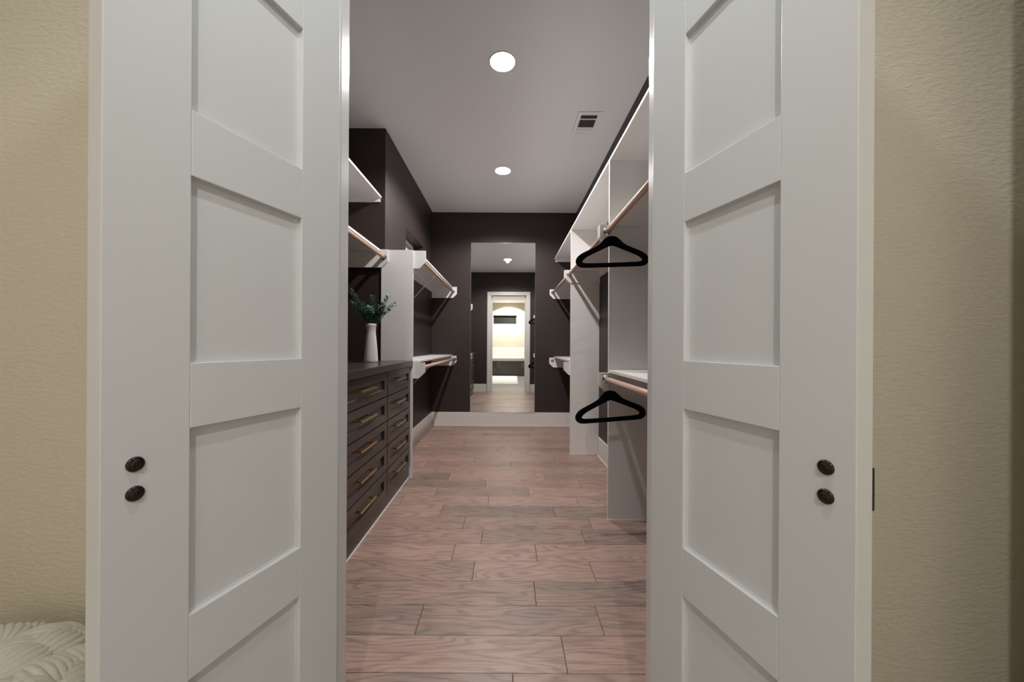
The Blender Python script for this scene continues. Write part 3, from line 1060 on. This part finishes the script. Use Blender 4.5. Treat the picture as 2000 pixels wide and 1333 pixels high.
b.box(bx0, bx1, by0, by0 + 0.02, 0.24, DZ + 0.10).box(bx0, bx1, by1 - 0.02, by1, 0.24, DZ + 0.10)
b.build('basin', M['tub'], tb, bevel=0.006)
MB().box(TX0, TX1, TY1 - 0.04, TY1 - 0.02, 0.0, DZ).build('apron', M['gap'], tb)
MB().box(TX0, TX1, TY1 - 0.03, TY1 - 0.012, 0.0, 0.07).build('plinth', M['tubwood'], tb)
for i in range(8):
    x0 = TX0 + (TX1 - TX0) * i / 8 + 0.003
    x1 = TX0 + (TX1 - TX0) * (i + 1) / 8 - 0.003
    z0, z1 = 0.075, DZ - 0.004
    d = MB()
    s = 0.06
    d.box(x0, x0 + s, TY1 - 0.02, TY1, z0, z1).box(x1 - s, x1, TY1 - 0.02, TY1, z0, z1)
    d.box(x0 + s, x1 - s, TY1 - 0.02, TY1, z0, z0 + s).box(x0 + s, x1 - s, TY1 - 0.02, TY1, z1 - s, z1)
    d.box(x0 + s, x1 - s, TY1 - 0.02, TY1 - 0.008, z0 + s, z1 - s)
    do = d.build('cabinet_door', M['tubwood'], tb)
    hx = x1 - 0.03 if i % 2 == 0 else x0 + 0.03
    MB().box(hx - 0.006, hx + 0.006, TY1 + 0.022, TY1 + 0.034, z1 - 0.27, z1 - 0.05).box(hx - 0.005, hx + 0.005, TY1, TY1 + 0.024, z1 - 0.24, z1 - 0.23).box(
        hx - 0.005, hx + 0.005, TY1, TY1 + 0.024, z1 - 0.09, z1 - 0.08).build('pull', M['brass'], do, label='brass bar pull')
# tile splash
sp = thing('tile_splashback', 'pale marble tile splashback above the bathtub, seen in the mirror', 'splashback', (0, YBATH, DZ + 0.10))
for j in range(2):
    for i in range(7):
        w = (TX1 - TX0) / 7
        x0 = TX0 + w * i
        z0 = DZ + 0.1005 + 0.23 * j
        MB().box(x0 + 0.001, x0 + w - 0.001, YBATH + 0.002, YBATH + 0.012, z0 + 0.001, z0 + 0.229).build('tile', M['tile'], sp)
fc = thing('tub_faucet', 'chrome tub faucet on the deck at the right in the mirror', 'faucet', (0.56, -4.20, DZ + 0.10))
MB().path([(0.56, -4.2, DZ + 0.1005), (0.56, -4.2, DZ + 0.20), (0.56, -4.22, DZ + 0.25), (0.56, -4.28, DZ + 0.265), (0.56, -4.36, DZ + 0.25), (0.56, -4.40, DZ + 0.22)], 0.013, 10).build('spout', M['chrome'], fc)
for dx in (-0.1, 0.1):
    MB().tube((0.56 + dx, -4.2, DZ + 0.1005), (0.56 + dx, -4.2, DZ + 0.11), 0.016, 12).tube((0.56 + dx - 0.04, -4.2, DZ + 0.12), (0.56 + dx + 0.04, -4.2, DZ + 0.12), 0.007, 8).build('tap', M['chrome'], fc)
w2 = thing('window_2', 'wide dark night window above the bathtub, seen in the mirror', 'window', ((BW[0] + BW[1]) / 2, YBATH - 0.1, BW[2]), kind='structure')
b = MB()
a0, a1 = YBATH - 0.13, YBATH - 0.09
fw = 0.03
b.box(BW[0], BW[1], a0, a1, BW[2], BW[2] + fw).box(BW[0], BW[1], a0, a1, BW[3] - fw, BW[3])
b.box(BW[0], BW[0] + fw, a0, a1, BW[2] + fw, BW[3] - fw).box(BW[1] - fw, BW[1], a0, a1, BW[2] + fw, BW[3] - fw)
b.build('window_frame', M['window_frame'], w2)
MB().box(BW[0] + fw, BW[1] - fw, YBATH - 0.115, YBATH - 0.109, BW[2] + fw, BW[3] - fw).build('pane', M['night_glass'], w2)
rg = MB().box(-0.74, 0.25, -3.95, -0.85, 0.0, 0.014).build('bath_rug', M['rug'], origin=(-0.245, -2.4, 0), bevel=0.006)
tag(rg, 'long white bath rug on the bathroom floor, seen in the mirror', 'rug')
